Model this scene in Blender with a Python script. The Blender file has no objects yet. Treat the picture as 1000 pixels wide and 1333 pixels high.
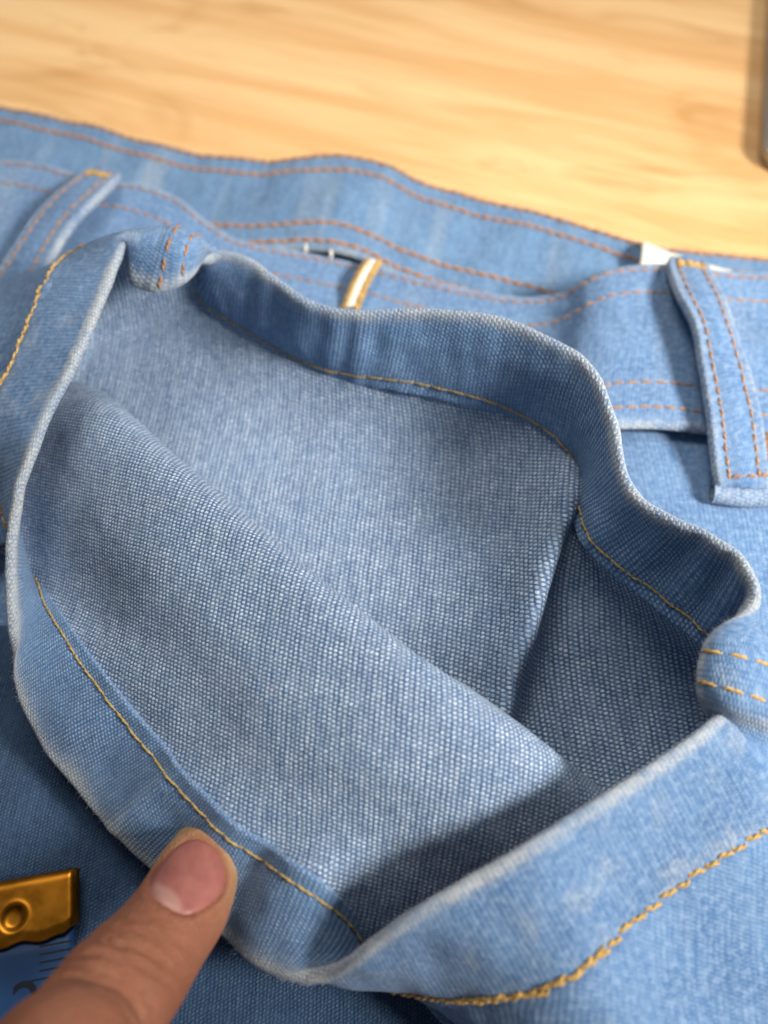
import bpy, math, random
import numpy as np
from mathutils import Vector
random.seed(4); RNG = np.random.default_rng(7)
sc = bpy.context.scene
MM = 0.001

# ------------------------------------------------------------------ camera
CAM_H, PITCH, FPX = 150.0, math.radians(58), 1150.0      # mm, rad, focal length in photo pixels
camd = bpy.data.cameras.new('camera'); cam = bpy.data.objects.new('camera', camd)
sc.collection.objects.link(cam); sc.camera = cam
cam.location = (0, 0, CAM_H*MM); cam.rotation_euler = (math.pi/2-PITCH, 0, 0)
camd.sensor_fit = 'VERTICAL'; camd.sensor_height = 24; camd.lens = 24*FPX/1333
camd.clip_start = 0.005; camd.clip_end = 20
camd.dof.use_dof = True; camd.dof.focus_distance = 0.131
camd.dof.aperture_fstop = camd.lens/2.4; camd.dof.aperture_blades = 0

# ------------------------------------------------------------------ light
w = bpy.data.worlds.new('World'); sc.world = w; w.use_nodes = True
w.node_tree.nodes['Background'].inputs[0].default_value = (0.80, 0.88, 1.0, 1)
w.node_tree.nodes['Background'].inputs[1].default_value = 0.145
def area(name, loc, target, size, power, col):
    l = bpy.data.lights.new(name, 'AREA'); l.shape = 'RECTANGLE'; l.size, l.size_y = size; l.energy = power; l.color = col
    o = bpy.data.objects.new(name, l); sc.collection.objects.link(o); o.location = loc
    o.rotation_euler = (Vector(target)-Vector(loc)).to_track_quat('-Z', 'Y').to_euler(); return o
wl = area('window_light', (0.42, -0.085, 0.36), (0.06, 0.115, 0.02), (0.12, 0.12), 0.54, (1.0, 0.985, 0.965)); wl.data.spread = math.radians(50)
area('overhead_fill', (-0.10, 0.50, 0.80), (0.0, 0.24, 0.0), (0.5, 0.4), 4.1, (1.0, 0.96, 0.91))  # added fill from above to brighten the wood, not a known lamp
sc.view_settings.view_transform = 'Standard'; sc.view_settings.look = 'None'
sc.view_settings.gamma = 1; sc.view_settings.use_curve_mapping = False; sc.view_settings.exposure = 0.0
sc.cycles.use_denoising = True
sc.cycles.max_bounces = 8

# ------------------------------------------------------------------ geometry helpers (mm)
CP, SP = math.cos(PITCH), math.sin(PITCH)
def ray(px, py):
    a, b = (px-500)/FPX, -(py-666.5)/FPX
    return np.array([a, CP+b*SP, -SP+b*CP])
ORI = np.array([0, 0, CAM_H])
def P(px, py, z):
    d = ray(px, py); return ORI + d*((z-CAM_H)/d[2])
def reach(R, px, py, L, far=True):
    """the point seen at a pixel that lies L mm from R (cloth of known width)"""
    d = ray(px, py); v = ORI-R
    a, b, c = d@d, 2*d@v, v@v-L*L
    q = b*b-4*a*c
    k = -b/(2*a) if q < 0 else (-b+(1 if far else -1)*math.sqrt(q))/(2*a)
    return ORI+d*k
def cr_weights(n, u, closed=False):
    """Catmull-Rom basis matrix for sample positions u given in column units"""
    u = np.asarray(u, float); W = np.zeros((len(u), n))
    for r, x in enumerate(u):
        if closed: i = math.floor(x)
        else: i = min(max(math.floor(x), 0), n-2)
        f = x-i; f2, f3 = f*f, f*f*f
        cs = (-.5*f+f2-.5*f3, 1-2.5*f2+1.5*f3, .5*f+2*f2-1.5*f3, -.5*f2+.5*f3)
        for k, cw in zip((-1, 0, 1, 2), cs):
            j = i+k
            if closed: W[r, j % n] += cw
            elif j < 0: W[r, 0] += 2*cw; W[r, 1] -= cw
            elif j >= n: W[r, n-1] += 2*cw; W[r, n-2] -= cw
            else: W[r, j] += cw
    return W
def smooth_grid(G, it, closed=False, keep_rows=0):
    G = G.copy()
    for _ in range(it):
        A = G.copy()
        A[1:-1] = .5*G[1:-1]+.25*(G[:-2]+G[2:])
        B = A.copy()
        if closed: B = .5*A+.25*(np.roll(A, 1, 1)+np.roll(A, -1, 1))
        else: B[:, 1:-1] = .5*A[:, 1:-1]+.25*(A[:, :-2]+A[:, 2:])
        if keep_rows: B[:keep_rows] = G[:keep_rows]
        G = B
    return G
def grid_normals(G, closed=False):
    if closed: ds = np.roll(G, -1, 1)-np.roll(G, 1, 1)
    else: ds = np.gradient(G, axis=1)
    n = np.cross(ds, np.gradient(G, axis=0))
    return n/np.maximum(np.linalg.norm(n, axis=2, keepdims=True), 1e-9)
def flatten(G, init, it=300, lo=0):
    """lay a cloth grid flat, keeping its edge lengths (2D spring relaxation)"""
    st = (max(1, G.shape[0]//36), max(1, G.shape[1]//52))
    ri = np.unique(np.r_[np.arange(lo, G.shape[0], st[0]), G.shape[0]-1]); ci = np.unique(np.r_[np.arange(0, G.shape[1], st[1]), G.shape[1]-1])
    g = G[np.ix_(ri, ci)]; U = init(g).astype(float)
    prs = []
    for (a, b) in ((np.s_[:-1, :], np.s_[1:, :]), (np.s_[:, :-1], np.s_[:, 1:]), (np.s_[:-1, :-1], np.s_[1:, 1:]), (np.s_[:-1, 1:], np.s_[1:, :-1])):
        prs.append((a, b, np.linalg.norm(g[a]-g[b], axis=2)))
    for _ in range(it):
        D = np.zeros_like(U)
        for a, b, L in prs:
            d = U[a]-U[b]; l = np.linalg.norm(d, axis=2)+1e-9
            c = ((L-l)/l)[..., None]*d*.11
            D[a] += c; D[b] -= c
        U = U+D
    Wr = np.array([np.interp(np.arange(G.shape[0]), ri, np.eye(len(ri))[k]) for k in range(len(ri))]).T
    Wc = np.array([np.interp(np.arange(G.shape[1]), ci, np.eye(len(ci))[k]) for k in range(len(ci))]).T
    out = np.einsum('ra,abk,cb->rck', Wr, U, Wc)
    return out
def unwrap_uv(G, guide, lo, hi):
    """lay the seen part of a cloth grid flat with little stretch (mm), oriented like guide(G)"""
    hi = min(hi, G.shape[0]-1)
    ri = np.unique(np.r_[np.arange(lo, hi, 2), hi]); ci = np.unique(np.r_[np.arange(0, G.shape[1], 3), G.shape[1]-1]); g = G[np.ix_(ri, ci)]
    me = bpy.data.meshes.new('tmp'); me.from_pydata(g.reshape(-1, 3).tolist(), [], grid_faces(len(ri), len(ci)).tolist()); me.uv_layers.new(name='UVMap')
    o = bpy.data.objects.new('tmp', me); sc.collection.objects.link(o); bpy.context.view_layer.objects.active = o; o.select_set(True)
    bpy.ops.object.mode_set(mode='EDIT'); bpy.ops.mesh.select_all(action='SELECT')
    bpy.ops.uv.unwrap(method='MINIMUM_STRETCH', fill_holes=False, correct_aspect=False, no_flip=True, iterations=25, margin=0.)
    bpy.ops.object.mode_set(mode='OBJECT')
    n = len(me.loops); uv = np.zeros(n*2); me.uv_layers[0].data.foreach_get('uv', uv); vi = np.zeros(n, int); me.loops.foreach_get('vertex_index', vi)
    U = np.zeros((len(ri)*len(ci), 2)); U[vi] = uv.reshape(-1, 2); bpy.data.objects.remove(o); bpy.data.meshes.remove(me)
    U = U.reshape(len(ri), len(ci), 2)
    k = sum(np.linalg.norm(np.diff(g, axis=a), axis=2).sum() for a in (0, 1))/sum(np.linalg.norm(np.diff(U, axis=a), axis=2).sum() for a in (0, 1))
    U = U*k; T = guide(g).reshape(-1, 2); X = U.reshape(-1, 2); Xc, Tc = X-X.mean(0), T-T.mean(0)
    u, _, vt = np.linalg.svd(Xc.T@Tc); U = ((Xc@(u@vt))+T.mean(0)).reshape(U.shape)
    Wr = np.array([np.interp(np.arange(G.shape[0]), ri, np.eye(len(ri))[a]) for a in range(len(ri))]).T
    Wc = np.array([np.interp(np.arange(G.shape[1]), ci, np.eye(len(ci))[a]) for a in range(len(ci))]).T
    return np.einsum('ra,abk,cb->rck', Wr, U, Wc)
def fnoise(p, seed=0, scale=10., octv=3):
    """cheap smooth noise from random sine waves (mm)"""
    r = np.random.default_rng(seed); out = 0; amp = 1
    for o in range(octv):
        for _ in range(5):
            k = r.normal(size=3); k *= 2*math.pi/(scale*np.linalg.norm(k))
            out = out+amp*np.sin(p@k+r.uniform(0, 6.28))/5
        scale *= .5; amp *= .55
    return out

def link(name, me, mat, parent=None):
    o = bpy.data.objects.new(name, me); sc.collection.objects.link(o)
    if mat: me.materials.append(mat)
    if parent: o.parent = parent
    return o
def mesh(name, V, F, mat, parent=None, uv=None, smooth=True, attrs=None):
    me = bpy.data.meshes.new(name); V = np.asarray(V, float)*MM
    me.from_pydata(V.tolist(), [], [tuple(map(int, f)) for f in F] if not isinstance(F, list) else F)
    if uv is not None:
        l = me.uv_layers.new(name='UVMap'); idx = np.zeros(len(me.loops), int); me.loops.foreach_get('vertex_index', idx)
        l.data.foreach_set('uv', np.asarray(uv, float)[idx].ravel())
    for k, v in (attrs or {}).items():
        a = me.attributes.new(k, 'FLOAT', 'POINT'); a.data.foreach_set('value', np.asarray(v, float))
    if smooth: me.polygons.foreach_set('use_smooth', [True]*len(me.polygons))
    me.update(); return link(name, me, mat, parent)
def grid_faces(nr, nc, off=0, closed=False, flip=False):
    r, c = np.meshgrid(np.arange(nr-1), np.arange(nc if closed else nc-1), indexing='ij')
    c2 = (c+1) % nc
    q = np.stack([r*nc+c, r*nc+c2, (r+1)*nc+c2, (r+1)*nc+c], -1).reshape(-1, 4)+off
    return q[:, ::-1] if flip else q
def cloth(name, G, mat, parent, th=(.4, -.4), uv=None, attrs=None, nrm=None, mat_back=None):
    """a thick sheet: face at +th[0], back at th[1], closed edges"""
    nr, nc = G.shape[:2]; N = grid_normals(G) if nrm is None else nrm
    V = np.concatenate([(G+N*th[0]).reshape(-1, 3), (G+N*th[1]).reshape(-1, 3)])
    F = [grid_faces(nr, nc), grid_faces(nr, nc, nr*nc, flip=True)]
    nf = len(F[0])
    b = np.r_[np.arange(nc), np.arange(1, nr)*nc+nc-1, (nr-1)*nc+np.arange(nc-2, -1, -1), np.arange(nr-2, 0, -1)*nc]
    b2 = np.roll(b, -1); F.append(np.stack([b, b+nr*nc, b2+nr*nc, b2], 1))
    F = np.concatenate(F)
    u = None if uv is None else np.concatenate([uv.reshape(-1, 2)]*2)
    at = {k: np.concatenate([np.asarray(v).reshape(-1)]*2) for k, v in (attrs or {}).items()}
    o = mesh(name, V, F, mat, parent, u, attrs=at)
    if mat_back:
        o.data.materials.append(mat_back); mi = np.zeros(len(F), int); mi[nf:2*nf] = 1
        o.data.polygons.foreach_set('material_index', mi)
    return o
def frames(path, nrm):
    t = np.gradient(path, axis=0); t /= np.maximum(np.linalg.norm(t, axis=1, keepdims=True), 1e-9)
    b = np.cross(t, nrm); b /= np.maximum(np.linalg.norm(b, axis=1, keepdims=True), 1e-9)
    n = np.cross(b, t); return t, n, b
def tube(path, nrm, rad, sides=6):
    t, n, b = frames(path, nrm); k = len(path)
    a = np.arange(sides)*2*math.pi/sides
    V = path[:, None]+(np.cos(a)[None, :, None]*n[:, None]+np.sin(a)[None, :, None]*b[:, None])*np.asarray(rad)[:, None, None]
    F = grid_faces(k, sides, closed=True).tolist()
    F += [list(range(sides))[::-1], [(k-1)*sides+i for i in range(sides)]]
    return V.reshape(-1, 3), F
def thread_row(name, path, nrm, mat, parent, length=2.6, gap=.35, rad=.26, lift=.12, wob=.0, twist=True, seed=0, skew=0.0):
    """a row of lock stitches: every stitch a two-ply thread that dives into the cloth at both ends"""
    r = np.random.default_rng(seed)
    seg = np.r_[0, np.cumsum(np.linalg.norm(np.diff(path, axis=0), axis=1))]
    def at(s): return (np.stack([np.interp(s, seg, path[:, i]) for i in range(3)], -1), np.stack([np.interp(s, seg, nrm[:, i]) for i in range(3)], -1))
    VV, FF, off, s = [], [], 0, 0.0
    while s < seg[-1]-.3*length:
        L = length*r.uniform(.88, 1.12); g = gap*r.uniform(.6, 1.4)
        x = np.linspace(0, 1, 13); p, n = at(np.clip(s+x*L, 0, seg[-1])); n /= np.linalg.norm(n, axis=1, keepdims=True)
        t, _, b = frames(p, n)
        arch = np.sin(np.pi*x)**.55
        sw = (skew*(x-.5)+wob*r.normal()*np.sin(np.pi*x)+wob*.6*r.normal())[:, None]
        p = p+n*(lift*arch-rad*.9*(1-arch))[:, None]+b*sw
        prof = .62+.38*np.sin(np.pi*x)**.5
        for ph in ((0, math.pi) if twist else (0,)):
            q = p; rr = rad*prof
            if twist:
                a = ph+x*L/1.15*math.pi+s
                q = p+(b*np.cos(a)[:, None]+n*np.sin(a)[:, None])*(rad*.5); rr = rr*.66
            v, f = tube(q, n, rr, 6); VV.append(v); FF += [[i+off for i in k] for k in f]; off += len(v)
        s += L+g
    if not VV: return None
    return mesh(name, np.concatenate(VV), FF, mat, parent)

# ------------------------------------------------------------------ node material helper
class NT:
    def __init__(s, name):
        s.m = bpy.data.materials.new(name); s.m.use_nodes = True; s.t = s.m.node_tree; s.bsdf = s.t.nodes['Principled BSDF']
    def n(s, ty, props=None, **inp):
        k = s.t.nodes.new(ty)
        for a, v in (props or {}).items(): setattr(k, a, v)
        for a, v in inp.items():
            key = int(a[1:]) if a[0] == 'i' and a[1:].isdigit() else a.replace('_', ' ')
            s.set(k.inputs[key], v)
        return k
    def set(s, sock, v):
        if isinstance(v, bpy.types.Node): v = v.outputs[0]
        if isinstance(v, bpy.types.NodeSocket): s.t.links.new(v, sock)
        else: sock.default_value = v
    def math(s, op, a, b=0.0, c=0.0, clamp=False):
        k = s.n('ShaderNodeMath', {'operation': op, 'use_clamp': clamp}, i0=a, i1=b, i2=c); return k.outputs[0]
    def vmath(s, op, a, b=(0, 0, 0)):
        k = s.n('ShaderNodeVectorMath', {'operation': op}); s.set(k.inputs[0], a)
        s.set(k.inputs[3] if op == 'SCALE' else k.inputs[1], b); return k.outputs[0]
    def mix(s, f, a, b, bt='MIX'):
        k = s.n('ShaderNodeMix', {'data_type': 'RGBA', 'blend_type': bt}); s.set(k.inputs[0], f); s.set(k.inputs[6], a); s.set(k.inputs[7], b); return k.outputs[2]
    def ramp(s, v, lo, hi, a=0., b=1., smooth=True):
        k = s.n('ShaderNodeMapRange', {'interpolation_type': 'SMOOTHSTEP' if smooth else 'LINEAR'}, Value=v); 
        for i, x in enumerate((lo, hi, a, b)): k.inputs[i+1].default_value = x
        return k.outputs[0]
    def noise(s, vec, scale, detail=3., rough=.55, dist=0.):
        k = s.n('ShaderNodeTexNoise'); s.set(k.inputs['Vector'], vec); k.inputs['Scale'].default_value = scale
        k.inputs['Detail'].default_value = detail; k.inputs['Roughness'].default_value = rough; k.inputs['Distortion'].default_value = dist; return k
    def out(s, **kw):
        for a, v in kw.items(): s.set(s.bsdf.inputs[a.replace('_', ' ')], v)
        return s.m
def C(r, g, b): return (r, g, b, 1)
def denim(name, pu, pv, shift, rx, ry, blue, fleck, amount, bump=.16, blue2=None, soft=.5, worn=C(.52, .515, .475), fade=.5, seed=0., lines=.25, mottle=.2, slant=0.):
    N = NT(name); uv = N.n('ShaderNodeUVMap', {'uv_map': 'UVMap'}).outputs[0]     # uv in mm
    uv = N.vmath('ADD', uv, (seed, seed*1.7, 0))
    d1 = N.noise(uv, .55, 2.); d1 = N.vmath('SCALE', N.vmath('SUBTRACT', d1.outputs['Color'], (.5, .5, .5)), .42)
    d2 = N.noise(uv, 2.2, 2.); d2 = N.vmath('SCALE', N.vmath('SUBTRACT', d2.outputs['Color'], (.5, .5, .5)), .24)
    q = N.vmath('ADD', N.vmath('ADD', uv, d1), d2)
    sp = N.n('ShaderNodeSeparateXYZ', Vector=q)
    X = N.math('DIVIDE', sp.outputs[0], pu); ix = N.math('FLOOR', X); fx = N.math('SUBTRACT', N.math('SUBTRACT', X, ix), .5)
    Y = N.math('ADD', N.math('DIVIDE', sp.outputs[1], pv), N.math('MULTIPLY', ix, shift)); iy = N.math('FLOOR', Y); fy = N.math('SUBTRACT', N.math('SUBTRACT', Y, iy), .5)
    if slant: fx = N.math('ADD', fx, N.math('MULTIPLY', fy, slant))
    dd = N.math('SQRT', N.math('ADD', N.math('POWER', N.math('DIVIDE', N.math('ABSOLUTE', fx), rx), 2.), N.math('POWER', N.math('DIVIDE', N.math('ABSOLUTE', fy), ry), 2.)))
    cell = N.n('ShaderNodeCombineXYZ', X=ix, Y=iy); wn = N.n('ShaderNodeTexWhiteNoise', {'noise_dimensions': '2D'}, Vector=cell)
    dot = N.ramp(dd, 1.0+soft*.3, 1.0-soft, 0, 1)
    # slub streaks along the warp yarns, patches of fading
    st = N.noise(N.n('ShaderNodeCombineXYZ', X=N.math('MULTIPLY', sp.outputs[0], 1.6), Y=N.math('MULTIPLY', sp.outputs[1], .16)), 1., 2.)
    pat = N.noise(uv, .075, 4., .6); pat2 = N.noise(uv, .32, 3., .6)
    fib = N.noise(uv, 7.0, 3., .7)
    amt = N.math('MULTIPLY', dot, N.ramp(wn.outputs[0], 0, 1, .52, 1.0, False))
    amt = N.math('MULTIPLY', amt, N.ramp(N.n('ShaderNodeTexWhiteNoise', {'noise_dimensions': '1D'}, W=ix).outputs[0], 0, 1, .88, 1.06, False))
    amt = N.math('MULTIPLY', amt, N.ramp(pat2.outputs[0], .25, .75, .62, 1.15))
    amt = N.math('MULTIPLY', amt, amount, clamp=True)
    b = N.mix(N.ramp(pat.outputs[0], .32, .68), blue, blue2 or tuple(min(1, c*1.45) for c in blue[:3])+(1,))
    b = N.mix(N.ramp(st.outputs[0], .35, .75, 0, lines), b, fleck)
    pat3 = N.noise(uv, .95, 4., .65)
    b = N.mix(N.ramp(pat3.outputs[0], .40, .72, 0, mottle), b, fleck)
    b = N.mix(N.ramp(fib.outputs[0], .45, .8, 0, .22), b, fleck)
    fl = N.mix(N.ramp(pat.outputs[0], .3, .7, 0, fade), fleck, tuple(c*.62 for c in fleck[:3])+(1,))
    col = N.mix(amt, b, fl)
    wear = N.n('ShaderNodeAttribute', {'attribute_name': 'wear'}).outputs['Fac']
    wv = N.math('MULTIPLY', wear, N.math('ADD', N.math('MULTIPLY', dot, .5), N.ramp(pat3.outputs[0], .3, .7, .25, .62)), clamp=True)
    col = N.mix(wv, col, worn)
    h = N.math('ADD', N.math('MULTIPLY', dot, N.ramp(wn.outputs[0], 0, 1, .75, 1., False)), N.math('MULTIPLY', fib.outputs[0], .55))
    bp = N.n('ShaderNodeBump', Strength=1.0, Distance=bump*MM, Height=h)
    return N.out(Base_Color=col, Roughness=.92, Specular_IOR_Level=.15, Sheen_Weight=.12, Sheen_Roughness=.5, Normal=bp)

INSIDE = denim('denim_reverse', .80, .68, .36, .41, .41, C(.038, .110, .240), C(.73, .825, .93), 1.0, bump=.22, soft=.5, blue2=C(.056, .142, .285), fade=.15, lines=.2, mottle=.14)
HEM = denim('denim_hem', .76, .78, .40, .31, .47, C(.044, .132, .295), C(.45, .59, .75), .95, bump=.18, soft=.6, blue2=C(.064, .172, .355), seed=31., slant=-.35, lines=.15)
OUTER = denim('denim_outer', .80, .52, .42, .46, .36, C(.054, .138, .290), C(.31, .425, .57), .45, bump=.09, soft=.8, blue2=C(.102, .212, .39), seed=77., mottle=.65)
LEG_SHADED = denim('denim_leg_shaded', .52, .52, .40, .30, .47, C(.014, .040, .095), C(.12, .185, .265), .80, bump=.16, soft=.6, blue2=C(.024, .060, .135), seed=12., slant=-.45, lines=.15)  # leg denim with the lower-left corner's shade put into its darker blues
BAND = denim('denim_waistband', .80, .80, .37, .36, .44, C(.056, .143, .280), C(.31, .43, .56), .42, bump=.10, soft=.8, blue2=C(.100, .212, .37), seed=50., mottle=.45)
def plain(name, col, rough=.7, var=.25, scale=1500., bump=.05, metal=0., spec=.3):
    N = NT(name); tc = N.n('ShaderNodeTexCoord').outputs['Object']
    n = N.noise(tc, scale, 3.); c = N.mix(N.ramp(n.outputs[0], .3, .7), tuple(x*(1-var) for x in col[:3])+(1,), tuple(min(1, x*(1+var)) for x in col[:3])+(1,))
    bp = N.n('ShaderNodeBump', Strength=.6, Distance=bump*MM, Height=n.outputs[0])
    return N.out(Base_Color=c, Roughness=rough, Metallic=metal, Specular_IOR_Level=spec, Normal=bp)
TAN = plain('thread_tan', C(.45, .24, .105), .6, .3, 2500.)
GOLD = plain('thread_gold', C(.56, .34, .10), .55, .3, 2500.)
YELLOW = plain('thread_yellow', C(.46, .31, .10), .55, .3, 2500.)
RUST = plain('thread_rust', C(.44, .22, .10), .6, .3, 2500.)
CREAM = plain('cream_tape', C(.78, .74, .62), .8, .06, 900.)

# ------------------------------------------------------------------ table
def wood():
    N = NT('pale_wood'); tc = N.n('ShaderNodeTexCoord').outputs['Object']
    r = N.n('ShaderNodeVectorRotate', {'rotation_type': 'Z_AXIS'}, Vector=tc, Angle=math.radians(20))
    a = N.vmath('MULTIPLY', r, (7., 60., 60.)); b = N.vmath('MULTIPLY', r, (26., 420., 420.)); e = N.vmath('MULTIPLY', r, (14., 34., 30.))
    n1 = N.noise(a, 1., 4., .55, .6); n2 = N.noise(b, 1., 3., .6); n3 = N.noise(e, 1., 3., .6, 1.2)
    c = N.mix(N.ramp(n1.outputs[0], .34, .66), C(.76, .42, .165), C(.88, .57, .265))
    c = N.mix(N.ramp(n2.outputs[0], .48, .78, 0, .38), c, C(.55, .27, .075))
    c = N.mix(N.ramp(n3.outputs[0], .52, .72, 0, .65), c, C(.56, .27, .08))
    bp = N.n('ShaderNodeBump', Strength=.3, Distance=.05*MM, Height=n2.outputs[0])
    return N.out(Base_Color=c, Roughness=.42, Specular_IOR_Level=.35, Normal=bp)
def rounded_slab(x0, x1, y0, y1, z0, z1, r, ch, seg=8):
    """plan with rounded corners, chamfer-rounded top edge"""
    pts = []
    for cx, cy, a0 in ((x1-r, y1-r, 0), (x0+r, y1-r, 90), (x0+r, y0+r, 180), (x1-r, y0+r, 270)):
        for k in range(seg+1):
            a = math.radians(a0+90*k/seg); pts.append((cx, cy, math.cos(a), math.sin(a)))
    V, n = [], len(pts)
    prof = [(z0, 0)]+[(z1-ch+ch*math.sin(t), ch*(1-math.cos(t))) for t in np.linspace(0, math.pi/2, 6)]
    for z, ins in prof:
        for cx, cy, c, s in pts: V.append((cx+(r-ins)*c, cy+(r-ins)*s, z))
    F = grid_faces(len(prof), n, closed=True).tolist()+[[(len(prof)-1)*n+i for i in range(n)], list(range(n))[::-1]]
    return np.array(V), F
V, F = rounded_slab(-700, 700, -420, 620, -28, 0, 20, 3)
table = mesh('table_top', V, F, wood(), smooth=False); table['kind'] = 'structure'
table['label'] = 'pale yellow wooden table top under the jeans'; table['category'] = 'table'

# ------------------------------------------------------------------ jeans
jeans = bpy.data.objects.new('jeans', None); sc.collection.objects.link(jeans); jeans.empty_display_size = .02
jeans['label'] = 'light blue denim jeans with one leg hem opened towards the viewer'; jeans['category'] = 'jeans'
def part(o, label): o['label'] = label; return o

# --- the ring of the leg hem: R = rim, H = stitch line 16 mm in
HW = 16.0
Wd = lambda x, y, z: np.array([x, y, z], float)
ring = []
def col(R, H=None, M=None, far=True, bulge=0., L=HW):
    R = P(*R) if isinstance(R, tuple) else R
    if isinstance(H, tuple): H = P(*H) if len(H) == 3 else reach(R, H[0], H[1], L, far)
    if M is None: M = (R+H)/2
    elif isinstance(M, tuple): M = P(*M)
    ring.append((R, M, H, bulge))
col((163, 338, 40), Wd(-50, 131.5, 36), (172, 304, 44.2))             # 0 left seam, folded into the opening
col((172, 373, 37), Wd(-44, 131.5, 36.5), (200, 306, 44.2))        # 1
col((206, 381, 37), Wd(-38.5, 131.5, 36.5), (225, 310, 43.8))      # 2
col((240, 368, 38), Wd(-33.5, 130, 35.5), (246, 319, 43))          # 3
col((265, 341, 39), Wd(-31, 129, 30), Wd(-31.8, 125.6, 37.5))            # 4
col((287, 325, 39), (258, 384), bulge=.5)                          # 5 back
col((330, 336, 38), (325, 430), bulge=.8)                          # 6
col((400, 388, 37), (392, 467), bulge=.6)                          # 7
col((460, 403, 38), (450, 487), bulge=0)                           # 8
col((550, 400, 40), (530, 500), bulge=-.8)                         # 9
col((650, 410, 42), (625, 520), bulge=.6)                          # 10
col((720, 440, 43.5), (690, 542), bulge=1.0)                       # 11
col((770, 470, 44), (740, 580), bulge=1.0)                         # 12
col((803, 540, 43), (763, 622), bulge=.6)                          # 13
col((815, 612, 42), (757, 662), bulge=-.6)                         # 14
col((845, 655, 42.5), (770, 706), bulge=-.8)                       # 15
col((902, 682, 44), (832, 757), bulge=-1.)                         # 16
col((950, 706, 45), (882, 797), bulge=-1.2)                        # 17
col((980, 742, 45.5), (922, 828), bulge=-1.4)                      # 18
col((986, 779, 45), (962, 850, 31), bulge=-.6)                     # 19
col((958, 801, 44), (1010, 842, 33), (985, 820, 41.5))             # 20 right seam, folded into the opening
col((926, 824, 43), (1038, 858, 36), (975, 836, 43.5))             # 21
col((911, 860, 42), (1048, 905, 36), (975, 872, 43.5))             # 22
col((909, 893, 41), (1052, 950, 35), (975, 918, 42.5))             # 23
col((915, 925, 38), (1045, 1000, 31), (975, 962, 38))              # 24
col((938, 922, 40), (1030, 1062, 32), (985, 990, 38.5))          # 25
col((900, 959, 42), (975, 1103))                                   # 26 lip
col((830, 1007, 42), (905, 1148))                                  # 27
col((760, 1050, 42), (835, 1197))                                  # 28
col((680, 1100, 41.5), (772, 1267))                                # 29
col((600, 1148, 40), (695, 1303))                                  # 30
col((540, 1185, 38), (612, 1308))                                  # 31
col((480, 1229, 33.5), (532, 1291, 20), (508, 1272, 27.5))          # 32
col((432, 1264, 28), (484, 1262, 15.5), (458, 1284, 22))           # 33 hem twists over to show its inside
col((388, 1281, 24), (447, 1184, 26), (425, 1236, 24))             # 34
col((348, 1262, 21), (397, 1139), far=False, L=15.5)               # 35
col((300, 1222, 19), (352, 1108), far=False, L=15)                 # 36
col((235, 1163, 18.5), (300, 1072), far=False)                     # 37
col((150, 1080, 18.5), (240, 1012), far=False)                     # 38
col((80, 1000, 18.5), (183, 943), far=False)                       # 39
col((30, 920, 20.5), (125, 873, 26.5))                             # 40
col((16, 850, 23.5), (78, 808, 22.5), (44, 830, 22.6))             # 41
col((10, 790, 26.5), (48, 766, 18.5), (27, 779, 22))               # 42
col((10, 725, 29.5), (30, 733, 18.5), (19, 730, 24))               # 43
col((22, 640, 34), (0, 655, 22), (13, 648, 28))                    # 44
col((60, 545, 39), (-28, 560), far=True)                           # 45
col((100, 470, 42), (12, 476), far=True)                           # 46
col((130, 400, 42.5), (42, 395), far=True)                         # 47
col((152, 343, 43), (70, 345), far=True)                           # 48
col((168, 312, 43.2), Wd(-56.5, 130, 35.5), (138, 313, 43.6))   # 49
NRg = len(ring)
CTRL = np.array([[r[0] for r in ring], [r[1] for r in ring], [r[2] for r in ring]])
# inward normal at the controls, used for the bulge of the mid row
for j in range(NRg):
    t = CTRL[1][(j+1) % NRg]-CTRL[1][j-1]; d = CTRL[2][j]-CTRL[0][j]; n = np.cross(d, t); n /= np.linalg.norm(n)
    CTRL[1][j] += n*ring[j][3]
NS = 1000
sS = np.arange(NS)*NRg/NS
Wc = cr_weights(NRg, sS, True)
def hem_base(d_list):
    """points of the hem's middle layer at distances d (mm) from the rim for all NS columns"""
    R, M, H = (Wc@CTRL[k] for k in range(3))
    for _ in range(50):
        R, M, H = (.5*a+.25*(np.roll(a, 1, 0)+np.roll(a, -1, 0)) for a in (R, M, H))
    G = []
    for d in d_list:
        t = d/HW
        if t <= 1: G.append(R*(1-t)*(1-2*t)+M*4*t*(1-t)+H*t*(2*t-1))
        else:
            tan = R*1-M*4+H*3; G.append(H+tan*(t-1))
    return np.array(G)
ds = np.r_[np.linspace(0, HW+3, 24)]
HB = hem_base(ds)
HN = -grid_normals(HB, True)
# make the normal point to the inside (checked at the back of the ring, where the inside faces the viewer)
jb = int(9*NS/NRg)
if HN[12, jb]@(ORI-HB[12, jb]) < 0: HN = -HN
for _ in range(4): HN = .5*HN+.25*(np.roll(HN, 1, 1)+np.roll(HN, -1, 1))
HN /= np.linalg.norm(HN, axis=2, keepdims=True)
_sv = np.arange(NS)*NRg/NS
def win(s, a, b, w): return (1/(1+np.exp(-(s-a)/w)))*(1/(1+np.exp((s-b)/w)))
wr_ = .22*np.sin(_sv*2*math.pi/.62+1.2*np.sin(_sv*3.1))*win(_sv, 6.0, 9.2, .25)+.4*np.sin(_sv*2*math.pi/1.1)*win(_sv, 15.3, 18.5, .2)+.35*np.sin(_sv*2*math.pi/1.3)*win(_sv, 35, 42, .4)+.10*np.sin(_sv*2*math.pi/1.4)*win(_sv, 26.5, 31.5, .4)
cr_ = np.array([.5*np.exp(-((_sv-38.02-.010*d)/.10)**2)*math.exp(-d/12) for d in ds])
HB = HB+HN*(wr_[None]*(.25+.75*np.sin(math.pi*np.clip(ds/HW, 0, 1)))[:, None]+cr_)[..., None]
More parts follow.
